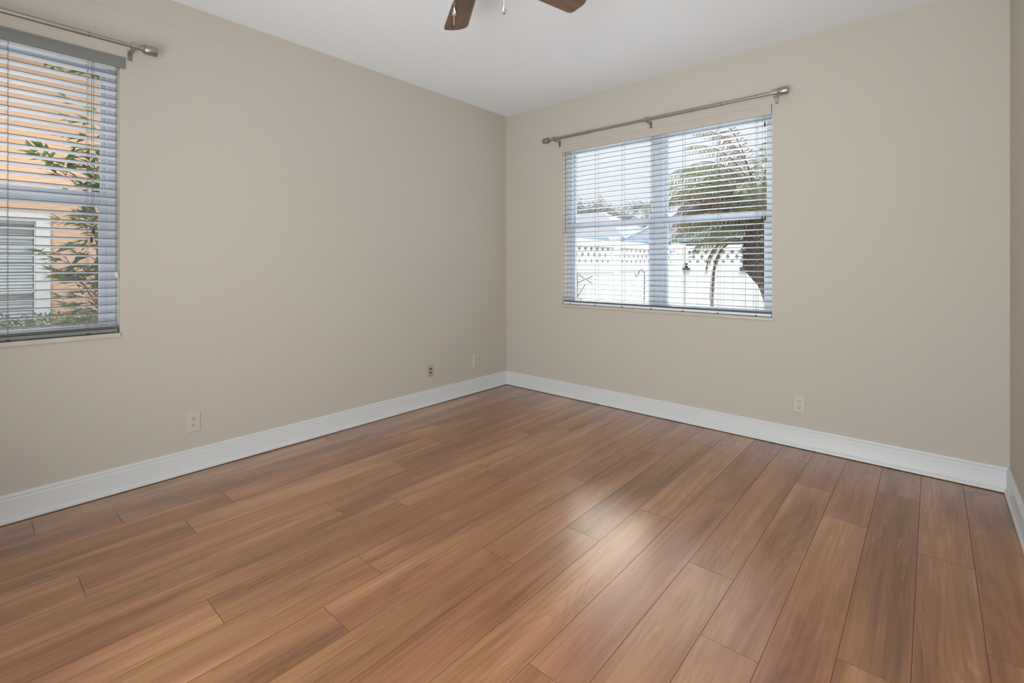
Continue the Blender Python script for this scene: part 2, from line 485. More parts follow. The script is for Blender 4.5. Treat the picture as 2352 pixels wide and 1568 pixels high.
def make_window(name, f, hole, rails, mullions, frame_w=0.045):
    a, b, z0, z1 = hole
    a += 0.002; b -= 0.002; z0 += 0.001; z1 -= 0.002
    D0, D1 = 0.101, 0.165
    root = empty(name, f((a+b)/2, 0.13, z0)); struct(root)
    mb = MB()
    gbox(mb, f, (a, D0, z0), (a+frame_w, D1, z1), 0.002); gbox(mb, f, (b-frame_w, D0, z0), (b, D1, z1), 0.002)
    gbox(mb, f, (a+frame_w, D0, z0), (b-frame_w, D1, z0+0.018), 0.002); gbox(mb, f, (a+frame_w, D0, z1-frame_w), (b-frame_w, D1, z1), 0.002)
    for m0, m1 in mullions: gbox(mb, f, (m0, D0-0.006, z0+0.018), (m1, D1, z1-frame_w), 0.003)
    mb.build('window_frame', M_vinyl, root, smooth=False)
    spans = []; s = a+frame_w
    for m0, m1 in mullions: spans.append((s, m0)); s = m1
    spans.append((s, b-frame_w))
    r0, r1 = rails
    for (s0, s1) in spans:
        # lower sash, room side
        st = 0.030
        mb = MB(); d0, d1 = D0+0.006, D0+0.034
        zt, zb = r1, z0+0.018
        gbox(mb, f, (s0, d0, zb), (s0+st, d1, zt), 0.002); gbox(mb, f, (s1-st, d0, zb), (s1, d1, zt), 0.002)
        gbox(mb, f, (s0+st, d0, zb), (s1-st, d1, zb+0.024), 0.002); gbox(mb, f, (s0+st, d0-0.004, r0), (s1-st, d1, zt), 0.002)
        sash = mb.build('lower_sash', M_vinyl, root)
        mb = MB(); gbox(mb, f, (s0+st-0.004, d0+0.012, zb+0.020), (s1-st+0.004, d0+0.016, r0+0.004)); mb.build('glass_pane', M_glass, sash)
        # sash lock on the meeting rail
        for q in (0.28, 0.72):
            uu = s0+(s1-s0)*q
            mb = MB(); gbox(mb, f, (uu-0.022, d0-0.012, r1-0.014), (uu+0.022, d0-0.003, r1-0.004), 0.002)
            mb.build('sash_lock', M_vinyl, sash)
        # upper sash, outer track
        mb = MB(); d2, d3 = D0+0.036, D0+0.060
        zb2, zt2 = r0+0.008, z1-frame_w
        st2 = 0.020
        gbox(mb, f, (s0, d2, zb2), (s0+st2, d3, zt2), 0.002); gbox(mb, f, (s1-st2, d2, zb2), (s1, d3, zt2), 0.002)
        gbox(mb, f, (s0+st2, d2, zb2), (s1-st2, d3, zb2+0.03), 0.002); gbox(mb, f, (s0+st2, d2, zt2-0.02), (s1-st2, d3, zt2), 0.002)
        sash = mb.build('upper_sash', M_vinyl, root)
        mb = MB(); gbox(mb, f, (s0+st2-0.004, d2+0.010, zb2+0.026), (s1-st2+0.004, d2+0.014, zt2-0.016)); mb.build('glass_pane', M_glass, sash)
        # insect screen outside the lower sash
        if f is fr_left:
            mb = MB(); gbox(mb, f, (s0+0.004, D1-0.008, zb+0.004), (s1-0.004, D1-0.007, r0+0.01)); mb.build('insect_screen', M_screen, root)
    return root
make_window('window_1', fr_back, BW, (1.555, 1.612), [(1.533, 1.636)])
make_window('window_2', fr_left, LW, (1.548, 1.612), [], 0.04)

# marble sills
def sill(name, f, hole, ext):
    a, b, z0, z1 = hole
    mb = MB()
    gbox(mb, f, (a+0.0005, -0.001, z0-0.022), (b-0.0005, 0.10, z0+0.0005))
    gbox(mb, f, (a-ext, -0.012, z0-0.022), (b+ext, -0.0005, z0+0.0005), 0.003)
    return struct(mb.build(name, M_sill))
sill('trim_1', fr_back, BW, 0.012)
sill('trim_2', fr_left, LW, 0.0)

# ------------------------------------------------------------------ blinds
def make_blind(name, label, f, hole, z_first, pitch, n, tilt, ladders, valance, vmat, railmat, tassels, wand, rail_z):
    a, b, z0, z1 = hole
    a += 0.007; b -= 0.007
    dc = 0.040   # slat centre depth
    root = empty(name, f((a+b)/2, dc, z0+0.001))
    tag(root, label, 'blind', 'wooden style slat blinds in the windows')
    w, th = 0.050, 0.0030
    mb = MB()
    ct, st = math.cos(tilt), math.sin(tilt)
    def slat(z, tilt_on=True):
        c, s_ = (ct, st) if tilt_on else (1.0, 0.0)
        # cross-section, room edge (negative depth) up
        segs = 6
        top, bot = [], []
        for i in range(segs+1):
            q = -0.5+i/segs
            crown = 0.0022*(1-(2*q)**2)
            for lst, zz in ((top, crown+th/2), (bot, crown-th/2)):
                d = q*w
                lst.append((dc+d*c+zz*s_, z-d*s_+zz*c))
        loop = top+bot[::-1]
        n_ = len(loop)
        va = [mb.bm.verts.new(f(a+0.002, d, zz)) for d, zz in loop]
        vb = [mb.bm.verts.new(f(b-0.002, d, zz)) for d, zz in loop]
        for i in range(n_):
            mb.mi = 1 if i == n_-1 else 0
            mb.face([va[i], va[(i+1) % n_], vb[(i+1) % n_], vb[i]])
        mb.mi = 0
        mb.face(va[::-1]); mb.face(vb)
    zs = [z_first-i*pitch for i in range(n)]
    for z in zs: slat(z)
    for i in range(3): slat(rail_z+0.0225+i*0.0046, False)      # surplus slats resting on the rail
    mb.build('slats', [M_slat, M_slatedge_shade], root)
    # ladder cords: front and back, with rungs
    for u in ladders:
        mb = MB()
        for d in (dc-0.0275, dc+0.0275):
            mb.box(*[tuple(f(u-0.0008, d-0.0006, rail_z+0.01)), tuple(f(u+0.0008, d+0.0006, z1-0.04))])
        for z in zs:
            p, q = f(u-0.0008, dc-0.0272, z+0.0275*st-0.004), f(u+0.0008, dc+0.0272, z-0.0275*st-0.0035)
            mb.box(tuple(f(u-0.0005, dc-0.027, z-0.0046)), tuple(f(u+0.0005, dc+0.027, z-0.0040)))
        mb.build('ladder_cord', M_cord, root)
    # bottom rail
    mb = MB(); gbox(mb, f, (a+0.001, dc-0.027, rail_z), (b-0.001, dc+0.027, rail_z+0.019), 0.004)
    rail = mb.build('bottom_rail', railmat, root)
    for u in ladders:
        mb = MB(); c = f(u, dc-0.0285, rail_z+0.0045)
        gbox(mb, f, (u-0.007, dc-0.0292, rail_z+0.001), (u+0.007, dc-0.0271, rail_z+0.006), 0.001)
        mb.build('cord_plug', M_darkmetal, rail)
    # head rail and valance
    mb = MB(); gbox(mb, f, (a+0.001, 0.014, z1-0.052), (b-0.001, 0.070, z1-0.004), 0.002); mb.build('head_rail', M_slat, root)
    u0, u1, d0, d1, v0, v1 = valance
    mb = MB(); gbox(mb, f, (u0, d0, v0), (u1, d1, v1), 0.002)
    if d0 < -0.006:
        gbox(mb, f, (u0, d0-0.003, v1-0.012), (u1, d0, v1-0.002), 0.001)
    mb.build('valance', vmat, root)
    for (u, ztip, m) in tassels:
        mb = MB(); mb.tube([f(u, 0.006, z1-0.05), f(u, 0.006, ztip+0.026)], 0.0011, 6)
        c = mb.build('lift_cord', M_cord, root)
        mb = MB(); mb.lathe([(0.002, 0.030), (0.0045, 0.026), (0.0062, 0.010), (0.0074, 0.002), (0.004, 0.0)], f(u, 0.006, ztip), 12)
        mb.build('tassel', m, c, smooth=True)
    if wand:
        u, za, zb = wand
        mb = MB(); mb.tube([f(u, 0.006, za), f(u, 0.006, zb)], 0.0034, 8); mb.build('tilt_wand', M_cord, root)
    return root
make_blind('window_blind', 'open white slat blind with a beige valance over the palm view', fr_back, BW,
           2.236, 0.0425, 32, math.radians(3.5), [0.782+0.2622*i for i in range(7)], (0.697, 2.457, -0.004, 0.010, 2.262, 2.327), M_beigeval, M_slat,
           [(2.414, 2.188, M_tassel), (2.397, 1.530, M_tassel), (2.415, 1.530, M_tassel)], (0.732, 2.27, 1.515), 0.8585)
make_blind('window_blind', 'open white slat blind with a grey valance in the left window, facing the orange house', fr_left, LW,
           2.236, 0.0440, 31, math.radians(9), [-4.11, -3.823, -3.536, -3.249], (-4.215, -3.100, -0.012, -0.0008, 2.278, 2.336), M_grayval, M_grayval,
           [(-3.228, 1.385, M_tassel), (-3.236, 1.335, M_tassel), (-3.137, 1.155, M_ivory), (-3.130, 1.150, M_ivory)], None, 0.8585)

# ------------------------------------------------------------------ curtain rods
def make_rod(label, f, u0, u1, z, brackets, sleeves, fin0, fin1):
    dd = -0.085
    root = empty('curtain_rod', f((u0+u1)/2, dd, z))
    tag(root, label, 'curtain rod', 'brushed nickel curtain rods above the windows')
    ax = 'X' if f is fr_back else 'Y'
    mb = MB(); mb.tube([f(u0, dd, z), f(u1, dd, z)], 0.0108, 24); mb.build('inner_rod', M_nickel, root, smooth=True)
    for s0, s1 in sleeves:
        mb = MB(); mb.tube([f(s0, dd, z), f(s1, dd, z)], 0.0125, 24); sl = mb.build('outer_rod', M_nickel, root, smooth=True)
        for e in (s0, s1):
            mb = MB(); mb.tube([f(e-0.0008, dd, z), f(e+0.0008, dd, z)], 0.0130, 24)
            mb.build('joint_ring', M_darkmetal, sl, smooth=True)
    for (a, b) in (fin0, fin1):
        lo, hi = min(a, b), max(a, b)
        c = f(lo, dd, z); L_ = hi-lo
        mb = MB()
        mb.lathe([(0.016, 0.0), (0.0240, 0.001), (0.0258, 0.004), (0.0258, L_-0.004), (0.0240, L_-0.001), (0.016, L_)], c, 32, ax)
        fin = mb.build('finial', M_nickel, root, smooth=True)
        mb = MB(); inner = hi if abs(hi-(u0+u1)/2) < abs(lo-(u0+u1)/2) else lo
        o = 0.010 if inner == hi else -0.010
        mb.tube([f(inner, dd, z), f(inner+o*0.25, dd, z)], 0.0225, 24); mb.tube([f(inner+o*0.25, dd, z), f(inner+o*1.6, dd, z)], 0.0150, 24)
        mb.build('finial_collar', M_nickel, fin, smooth=True)
    for u in brackets:
        mb = MB()
        gbox(mb, f, (u-0.0110, -0.0035, z-0.056), (u+0.0110, -0.0003, z+0.006), 0.001)      # plate on the wall
        gbox(mb, f, (u-0.0105, dd-0.004, z-0.0185), (u+0.0105, -0.003, z-0.0150), 0.0008)        # arm
        br = mb.build('bracket', M_nickel, root)
        mb = MB()
        # cradle around the rod
        n = 14
        for i in range(n):
            a0, a1 = PI*0.95+i*PI*1.15/n, PI*0.95+(i+1)*PI*1.15/n
            for (r0, r1) in ((0.0127, 0.0155),):
                pts = []
                for aa, r in ((a0, r0), (a1, r0), (a1, r1), (a0, r1)):
                    pts.append((dd+r*math.cos(aa), z+r*math.sin(aa)))
                va = [mb.bm.verts.new(f(u-0.0115, *p)) for p in pts]; vb = [mb.bm.verts.new(f(u+0.0115, *p)) for p in pts]
                mb.face(va); mb.face(vb[::-1])
                for k in range(4): mb.face([va[k], va[(k+1) % 4], vb[(k+1) % 4], vb[k]])
        gbox(mb, f, (u-0.0115, dd-0.0155, z), (u+0.0115, dd-0.0127, z+0.020), 0.0005)
        mb.build('cradle', M_nickel, br)
        mb = MB()
        c = f(u, -0.0036, z-0.047)
        nrm = f(0, -1, 0)
        mb.tube([c, c+nrm*0.0012], 0.0030, 10); mb.build('screw', M_darkmetal, br)
    return root
make_rod('brushed nickel curtain rod with two round finials above the window right of the corner', fr_back, 0.590, 2.520, 2.377, [0.672, 1.575, 2.492],
         [(0.660, 1.045), (1.545, 2.148)], (0.545, 0.598), (2.515, 2.576))
make_rod('brushed nickel curtain rod with a thick finial above the left window', fr_left, -4.34, -3.022, 2.384, [-4.26, -3.078],
         [(-4.24, -3.258)], (-4.40, -4.338), (-3.033, -2.974))

# ------------------------------------------------------------------ wall plates
def plate_root(name, f, u, z, label, cat, m, w=0.0715, h=0.1145):
    root = empty(name, f(u, -0.0004, z-h/2))
    tag(root, label, cat)
    mb = MB()
    # bevelled plate: base outline, smaller raised face
    def ring(ww, hh, d): return [mb.bm.verts.new(f(u+sx*ww/2, d, z+sz*hh/2)) for sx, sz in ((-1,-1),(1,-1),(1,1),(-1,1))]
    r0 = ring(w, h, -0.0003); r1 = ring(w, h, -0.0022); r2 = ring(w-0.005, h-0.005, -0.0050); r3 = ring(w-0.009, h-0.009, -0.0056)
    mb.face(r0)
    for A, B in ((r0, r1), (r1, r2), (r2, r3)):
        for k in range(4): mb.face([A[k], A[(k+1) % 4], B[(k+1) % 4], B[k]])
    mb.face(r3)
    mb.build('cover_plate', m, root)
    return root
def outlet(f, u, z, label):
    root = plate_root('wall_outlet', f, u, z, label, 'outlet', M_plate)
    for s_ in (1, -1):
        zc = z+s_*0.0195
        mb = MB()
        pts = []
        for k in range(24):
            a = 2*PI*k/24
            pts.append((0.0172*math.cos(a), max(-0.0135, min(0.0135, 0.0172*math.sin(a)))))
        va = [mb.bm.verts.new(f(u+x, -0.0050, zc+y)) for x, y in pts]; vb = [mb.bm.verts.new(f(u+x, -0.0074, zc+y)) for x, y in pts]
        mb.face(va); mb.face(vb)
        for k in range(24): mb.face([va[k], va[(k+1) % 24], vb[(k+1) % 24], vb[k]])
        rec = mb.build('receptacle', M_plate, root)
        mb = MB()
        sg = 1 if f is fr_back else 1
        gbox(mb, f, (u-0.0078, -0.0077, zc+0.0005), (u-0.0050, -0.0073, zc+0.0092))
        gbox(mb, f, (u+0.0050, -0.0077, zc+0.0015), (u+0.0075, -0.0073, zc+0.0085))
        c = f(u, -0.0073, zc-0.0062); nr = f(0, -1, 0)
        mb.tube([c, c+nr*0.0004], 0.0028, 10)
        mb.build('slots', M_slot, rec)
    mb = MB(); c = f(u, -0.0055, z); nr = f(0, -1, 0); mb.tube([c, c+nr*0.0012], 0.0026, 10); mb.build('screw', M_plate, root)
outlet(fr_left, -2.778, 0.291, 'beige double outlet on the left wall, the one nearest the left window')
outlet(fr_left, -0.440, 0.298, 'beige double outlet on the left wall right beside the corner')
outlet(fr_back, 2.625, 0.288, 'beige double outlet low on the wall right of the palm window')
root = plate_root('cable_wall_plate', fr_left, -0.995, 0.299, 'grey-beige cable plate with two dark jacks, left of the outlet by the corner', 'wall plate', M_plategray, 0.070, 0.102)
for s_ in (1, -1):
    mb = MB(); c = fr_left(-0.995, -0.0055, 0.299+s_*0.0165)
    mb.tube([c, c+Vector((0.003, 0, 0))], 0.0085, 16); mb.tube([c+Vector((0.003,0,0)), c+Vector((0.008,0,0))], 0.0048, 12)
    mb.build('jack', M_slot, root, smooth=True)

# ------------------------------------------------------------------ ceiling fan
FC = Vector((1.855, -2.265, 0)); FZ = 2.48
fan = empty('ceiling_fan', (FC.x, FC.y, RZ))
tag(fan, 'ceiling fan with walnut blades and two teardrop pull chains at the top of the photo', 'ceiling fan')
mb = MB(); mb.lathe([(0.078, RZ-0.0005), (0.078, RZ-0.015), (0.060, RZ-0.045), (0.03, RZ-0.055)], FC, 32); mb.build('canopy', M_bronze, fan, smooth=True)
mb = MB(); mb.lathe([(0.016, RZ-0.05), (0.016, RZ-0.12)], FC, 20); mb.build('downrod', M_bronze, fan, smooth=True)
mb = MB(); mb.lathe([(0.03, 2.625), (0.085, 2.610), (0.118, 2.58), (0.122, 2.53), (0.105, 2.495), (0.075, 2.470), (0.06, 2.455)], FC, 40); mb.build('motor_housing', M_bronze, fan, smooth=True)
mb = MB(); mb.lathe([(0.06, 2.458), (0.095, 2.446), (0.098, 2.420), (0.09, 2.412)], FC, 36); mb.build('switch_housing', M_bronze, fan, smooth=True)
mb = MB(); mb.lathe([(0.080, 2.411), (0.082, 2.402), (0.074, 2.384), (0.052, 2.369), (0.022, 2.362), (0.004, 2.361)], FC, 40); mb.build('light_bowl', M_bowl, fan, smooth=True)
PIT = -0.24
for k in range(5):
    ang = math.radians(146.6-72*k)
    ra = Vector((math.cos(ang), math.sin(ang), 0)); tv = Vector((-math.sin(ang), math.cos(ang), 0))*math.cos(PIT)+Vector((0,0,math.sin(PIT)))
    nv = ra.cross(tv)
    w0, w1, R = 0.101, 0.131, 0.575
    outline = [(0.16, -w0/2+0.02), (0.16, w0/2-0.02), (0.175, w0/2)]
    outline += [(R-0.030, w1/2-0.0005), (R-0.014, w1/2-0.003), (R-0.003, w1/2-0.012), (R+0.0015, w1/2-0.026), (R+0.012, 0.0), (R+0.012, -w1/2+0.045)]
    outline += [(R+0.004, -w1/2+0.018), (R-0.010, -w1/2+0.004), (R-0.028, -w1/2), (0.175, -w0/2)]
    mb = MB()
    base = Vector((FC.x, FC.y, FZ))
    uvl = mb.bm.loops.layers.uv.new('UVMap')
    vb_ = [mb.bm.verts.new(base+ra*r+tv*t-nv*0.003) for r, t in outline]; vt_ = [mb.bm.verts.new(base+ra*r+tv*t+nv*0.003) for r, t in outline]
    fl = [mb.face(vb_), mb.face(vt_)]
    n = len(outline)
    for i in range(n): fl.append(mb.face([vb_[i], vb_[(i+1) % n], vt_[(i+1) % n], vt_[i]]))
    for fc_ in fl:
        for lp in fc_.loops:
            d = lp.vert.co-base
            lp[uvl].uv = (d.dot(ra)+k*1.7, d.dot(tv)+k*0.9)
    blade = mb.build('fan_blade', M_blade, fan)
    mb = MB()
    p0 = base+ra*0.10+Vector((0, 0, 0.012)); p1 = base+ra*0.235+nv*(-0.006)
    R3 = Matrix((ra, tv, nv)).transposed()
    mb.obox(base+ra*0.145-nv*0.0055, (0.11, 0.022, 0.004), R3, 0.001)
    mb.obox(base+ra*0.215-nv*0.0055, (0.06, 0.062, 0.004), R3, 0.001)
    mb.build('blade_arm', M_bronze, blade)
rv = Vector((0.7537, 0.6572, 0))
for off, zt, tail in ((-0.094, 2.2605, 0.037), (0.116, 2.2690, 0.0)):
    c = FC+rv*off
    mb = MB()
    s0 = FC+rv*(off/abs(off)*0.093); s0.z = 2.425
    mb.tube([s0, Vector((c.x, c.y, 2.39)), Vector((c.x, c.y, zt+0.03))], 0.0011, 6)
    ch = mb.build('pull_chain', M_chrome, fan)
    mb = MB(); mb.lathe([(0.0012, 0.036), (0.003, 0.031), (0.0065, 0.018), (0.0085, 0.010), (0.0080, 0.005), (0.0045, 0.001), (0.001, 0.0)], Vector((c.x, c.y, zt)), 20)
    mb.build('teardrop_pull', M_chrome, ch, smooth=True)
    if tail:
        mb = MB(); mb.tube([Vector((c.x, c.y, zt+0.001)), Vector((c.x, c.y, zt-tail))], 0.0016, 8); mb.build('chain_end', M_chrome, ch)

# ------------------------------------------------------------------ outdoors: materials
M_ground = mat('far_lawn', (0.11, 0.12, 0.10), 0.95, noise=0.3, nscale=3)
M_yard = mat('pale_side_yard_paving', (0.68, 0.67, 0.64), 0.95, noise=0.08, nscale=4)
M_fence = mat('white_fence_vinyl', (0.68, 0.70, 0.70), 0.5)
M_stucco = mat('orange_stucco', (0.72, 0.465, 0.31), 0.9, noise=0.07, nscale=9, bump=0.9, bscale=26, vec_scale=(1, 0.35, 1.6))
M_whitetrim = mat('white_exterior_trim', (0.72, 0.74, 0.77), 0.6)
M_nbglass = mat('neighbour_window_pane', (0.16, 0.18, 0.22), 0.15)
M_nbblind = mat('neighbour_blind', (0.60, 0.64, 0.72), 0.5)
M_roof = mat('pale_shingle', (0.25, 0.255, 0.29), 0.9, noise=0.10, nscale=8)
M_roofedge = mat('pale_blue_fascia', (0.32, 0.44, 0.58), 0.6)
M_nbwall = mat('pale_house_wall', (0.27, 0.28, 0.30), 0.9)
def leafmat(name, c1, c2, c3=None):
    m = bpy.data.materials.new(name); m.use_nodes = True
    nt = m.node_tree; N = nt.nodes; L = nt.links
    b = N['Principled BSDF']; b.inputs['Roughness'].default_value = 0.45
    g = N.new('ShaderNodeNewGeometry'); r = N.new('ShaderNodeValToRGB')
    r.color_ramp.elements[0].color = (*c1, 1); r.color_ramp.elements[1].color = (*c2, 1)
    if c3: e = r.color_ramp.elements.new(0.9); e.color = (*c2, 1); r.color_ramp.elements[-1].color = (*c3, 1)
    L.new(g.outputs['Random Per Island'], r.inputs['Fac']); L.new(r.outputs['Color'], b.inputs['Base Color'])
    tl = N.new('ShaderNodeBsdfTranslucent'); L.new(r.outputs['Color'], tl.inputs['Color'])
    mx = N.new('ShaderNodeMixShader'); mx.inputs[0].default_value = 0.42
    L.new(b.outputs[0], mx.inputs[1]); L.new(tl.outputs[0], mx.inputs[2]); L.new(mx.outputs[0], N['Material Output'].inputs['Surface'])
    return m
M_leaf = leafmat('glossy_green_leaf', (0.045, 0.11, 0.028), (0.19, 0.29, 0.085), (0.36, 0.12, 0.06))
M_hedge = leafmat('hedge_leaf', (0.06, 0.115, 0.045), (0.20, 0.28, 0.14))
M_twig = mat('grey_brown_twig', (0.17, 0.12, 0.08), 0.8)
M_hedgecore = mat('hedge_twigs', (0.20, 0.17, 0.13), 0.95, noise=0.4, nscale=30)
M_palmgreen = leafmat('palm_leaflet', (0.075, 0.11, 0.06), (0.26, 0.28, 0.13))
M_palmmix = leafmat('yellowing_palm_leaflet', (0.10, 0.11, 0.05), (0.30, 0.27, 0.11))
M_palmbrown = leafmat('dry_palm_leaflet', (0.11, 0.07, 0.055), (0.27, 0.185, 0.125))
M_palmtrunk = mat('palm_trunk_bark', (0.17, 0.155, 0.15), 0.95, noise=0.35, nscale=40, bump=0.6, bscale=50)
M_palmboot = mat('palm_boot', (0.075, 0.06, 0.06), 0.95, noise=0.4, nscale=40)
M_fartree_haze = leafmat('hazed_far_tree_leaf', (0.15, 0.145, 0.155), (0.32, 0.31, 0.31))  # distance haze painted in as a pale grey leaf colour
M_farwood = mat('far_tree_wood', (0.34, 0.31, 0.32), 0.9)
M_iron = mat('black_iron', (0.05, 0.055, 0.06), 0.5, metal=0.5)
M_latch = mat('dark_gate_hardware', (0.05, 0.06, 0.09), 0.5)

GZ = -0.25
mb = MB(); mb.box((-60, -12, GZ-0.1), (40, 60, GZ)); g_ = struct(mb.build('ground', M_ground))
mb = MB(); mb.box((-3.19, -11, GZ-0.05), (-0.235, 5.1, GZ+0.002)); mb.box((-0.234, 0.201, GZ-0.05), (12, 5.1, GZ+0.002)); struct(mb.build('side_yard', M_yard))

# ------------------------------------------------------------------ neighbour's orange house
HXW = -3.2
house = empty('orange_house', (HXW, -3.5, GZ))
tag(house, 'orange stucco house wall close outside the left window', 'house')
NW = (-4.55, -3.160, 0.35, 1.655)   # hole y0 y1 z0 z1
mb = MB()
mb.box((HXW-0.2, -9, GZ), (HXW, NW[0], 3.4)); mb.box((HXW-0.2, NW[1], GZ), (HXW, 1.5, 3.4))
mb.box((HXW-0.2, NW[0], GZ), (HXW, NW[1], NW[2])); mb.box((HXW-0.2, NW[0], NW[3]), (HXW, NW[1], 3.4))
mb.build('stucco_wall', M_stucco, house)
mb = MB()
t = 0.055
y0, y1, z0, z1 = NW
mb.box((HXW+0.0005, y1-0.045, z0), (HXW+0.02, y1+t, z1+t), None, 0.003); mb.box((HXW+0.0005, y0-t, z0), (HXW+0.02, y0+0.045, z1+t), None, 0.003)
mb.box((HXW+0.0005, y0+0.045, z1-0.02), (HXW+0.02, y1-0.045, z1+t), None, 0.003); mb.box((HXW+0.0005, y0+0.045, z0-0.05), (HXW+0.02, y1-0.045, z0+0.02), None, 0.003)
trim = mb.build('window_trim', M_whitetrim, house)
mb = MB()
mb.box((HXW-0.07, y0+0.001, 0.955), (HXW-0.03, y1-0.001, 0.985), None, 0.003)
mb.box((HXW-0.07, y1-0.055, z0+0.001), (HXW-0.03, y1-0.003, z1-0.001), None, 0.003); mb.box((HXW-0.07, y0+0.003, z0+0.001), (HXW-0.03, y0+0.055, z1-0.001), None, 0.003)
mb.box((HXW-0.07, y0+0.05, z1-0.045), (HXW-0.03, y1-0.05, z1-0.001), None, 0.003)
mb.build('window_sash', M_whitetrim, house)
mb = MB(); mb.box((HXW-0.060, y0+0.056, z0+0.01), (HXW-0.055, y1-0.056, z1-0.046)); mb.build('window_pane', M_glass, house)
mb = MB()
zz = z1-0.05
while zz > z0:
    Mx = Matrix.Translation((HXW-0.10, 0, zz)) @ Matrix.Rotation(math.radians(66), 4, 'Y')
    mb.box((-0.017, y0+0.06, -0.001), (0.017, y1-0.06, 0.001), Mx)
    zz -= 0.031
mb.build('window_shades', M_nbblind, house)
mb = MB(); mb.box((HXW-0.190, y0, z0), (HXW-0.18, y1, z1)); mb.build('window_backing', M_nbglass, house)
mb = MB(); mb.prism([(HXW-0.6, 3.4), (HXW+0.45, 3.30), (HXW+0.45, 3.42), (HXW-0.6, 3.8)], -9.3, 1.8, Matrix(((1,0,0,0),(0,0,1,0),(0,1,0,0),(0,0,0,1)))); mb.build('roof_eave', M_whitetrim, house)

# ------------------------------------------------------------------ shrubs
def rvec(r=random):
    while True:
        v = Vector((r.uniform(-1,1), r.uniform(-1,1), r.uniform(-1,1)))
        if 0.05 < v.length < 1: return v.normalized()
def shrub(name, label, cat, base, stems, mleaf, leafL, leafW, group=None):
    root = empty(name, base)
    tag(root, label, cat, group)
    bw, lf = MB(), MB()
    for pts, side_n, side_len, r0 in stems:
        pts = [Vector(p) for p in pts]
        bw.tube(pts, [r0*(1-0.7*i/(len(pts)-1)) for i in range(len(pts))], 6)
        seg = len(pts)-1
        for i in range(side_n):
            q = (i+0.5)/side_n*seg; j = min(int(q), seg-1); p = pts[j].lerp(pts[j+1], q-j)
            d = rvec(); d.z = abs(d.z)*0.3+random.uniform(-0.15, 0.35); d.x *= 0.55; d.normalize()
            L_ = side_len*random.uniform(0.4, 1.1)
            tip = p+d*L_+Vector((0, 0, -0.10*L_)); mid = p+d*L_*0.5+Vector((0, 0, 0.04*L_))
            bw.tube([p, mid, tip], [0.0035, 0.0025, 0.0012], 4, False)
            nl = max(4, int(L_/0.030))
            for m_ in range(nl):
                s_ = 0.25+0.75*(m_+1)/nl
                b_ = (p.lerp(mid, s_*2) if s_ < 0.5 else mid.lerp(tip, s_*2-1))
                for sgn in (1, -1):
                    ld = (d*0.7+d.cross(Vector((0,0,1)))*sgn*0.8+rvec()*0.35); ld.z -= 0.15
                    lf.leaf(b_, ld, Vector((0,0,1))+rvec()*0.5, leafL*random.uniform(0.6, 1.15), leafW*random.uniform(0.7, 1.1))
            for _ in range(3):
                lf.leaf(tip, d+rvec()*0.5, Vector((0,0,1))+rvec()*0.3, leafL, leafW)
    bw.build('branches', M_twig, root)
    lf.build('foliage', mleaf, root, normals=False)
    return root
shrub('leafy_shrub', 'tall loose green shrub with long narrow leaves outside the left window', 'shrub', (-1.75, -2.85, GZ), [
    ([(-1.75, -2.90, GZ), (-1.72, -2.90, 0.5), (-1.70, -2.97, 1.2), (-1.70, -2.93, 1.8), (-1.68, -2.90, 2.40)], 64, 0.27, 0.012),
    ([(-1.76, -2.86, GZ), (-1.73, -2.88, 0.5), (-1.66, -2.99, 1.0), (-1.64, -2.97, 1.5), (-1.62, -2.93, 2.1)], 50, 0.22, 0.011),
    ([(-1.78, -2.80, GZ), (-1.75, -2.82, 0.6), (-1.70, -3.02, 1.00), (-1.66, -3.17, 1.30)], 18, 0.22, 0.010),
    ([(-1.72, -2.83, GZ), (-1.68, -2.78, 0.7), (-1.62, -2.70, 1.4), (-1.6, -2.66, 2.0)], 20, 0.30, 0.010),
    ([(-1.70, -2.93, 1.5), (-1.66, -3.04, 1.78), (-1.62, -3.19, 1.92), (-1.6, -3.30, 1.99)], 14, 0.16, 0.006),
    ([(-1.70, -2.90, 0.9), (-1.70, -3.04, 1.05), (-1.68, -3.20, 1.20)], 10, 0.16, 0.005)], M_leaf, 0.110, 0.034)
shrub('overhanging_branch', 'leafy tree branch hanging across the top of the left window', 'branch', (-1.3, -2.45, 2.55), [
    ([(-1.35, -2.45, 2.66), (-1.3, -2.85, 2.585), (-1.26, -3.2, 2.60), (-1.22, -3.6, 2.64), (-1.2, -3.95, 2.70)], 84, 0.15, 0.008)], M_leaf, 0.078, 0.026)

hedge = empty('hedge', (-2.75, -3.0, GZ)); tag(hedge, 'low clipped hedge along the foot of the orange house', 'hedge')
mb = MB(); mb.box((-3.05, -5.2, GZ), (-2.55, -1.0, 0.66), None, 0.08); mb.build('twiggy_core', M_hedgecore, hedge)
lf = MB()
for _ in range(5200):
    y = random.uniform(-5.1, -1.05); q = random.random()
    if q < 0.5: p = Vector((random.uniform(-3.1, -2.5), y, 0.66+random.uniform(-0.03, 0.10)))
    else:
        zz = 0.70-abs(random.gauss(0, 0.22)); p = Vector((-2.53+random.uniform(-0.03, 0.06), y, max(GZ+0.05, zz)))
    lf.leaf(p, rvec()+Vector((0.2, 0, 0.5)), rvec()+Vector((0.5, 0, 0.6)), random.uniform(0.03, 0.055), 0.022)
lf.build('foliage', M_hedge, hedge, normals=False)

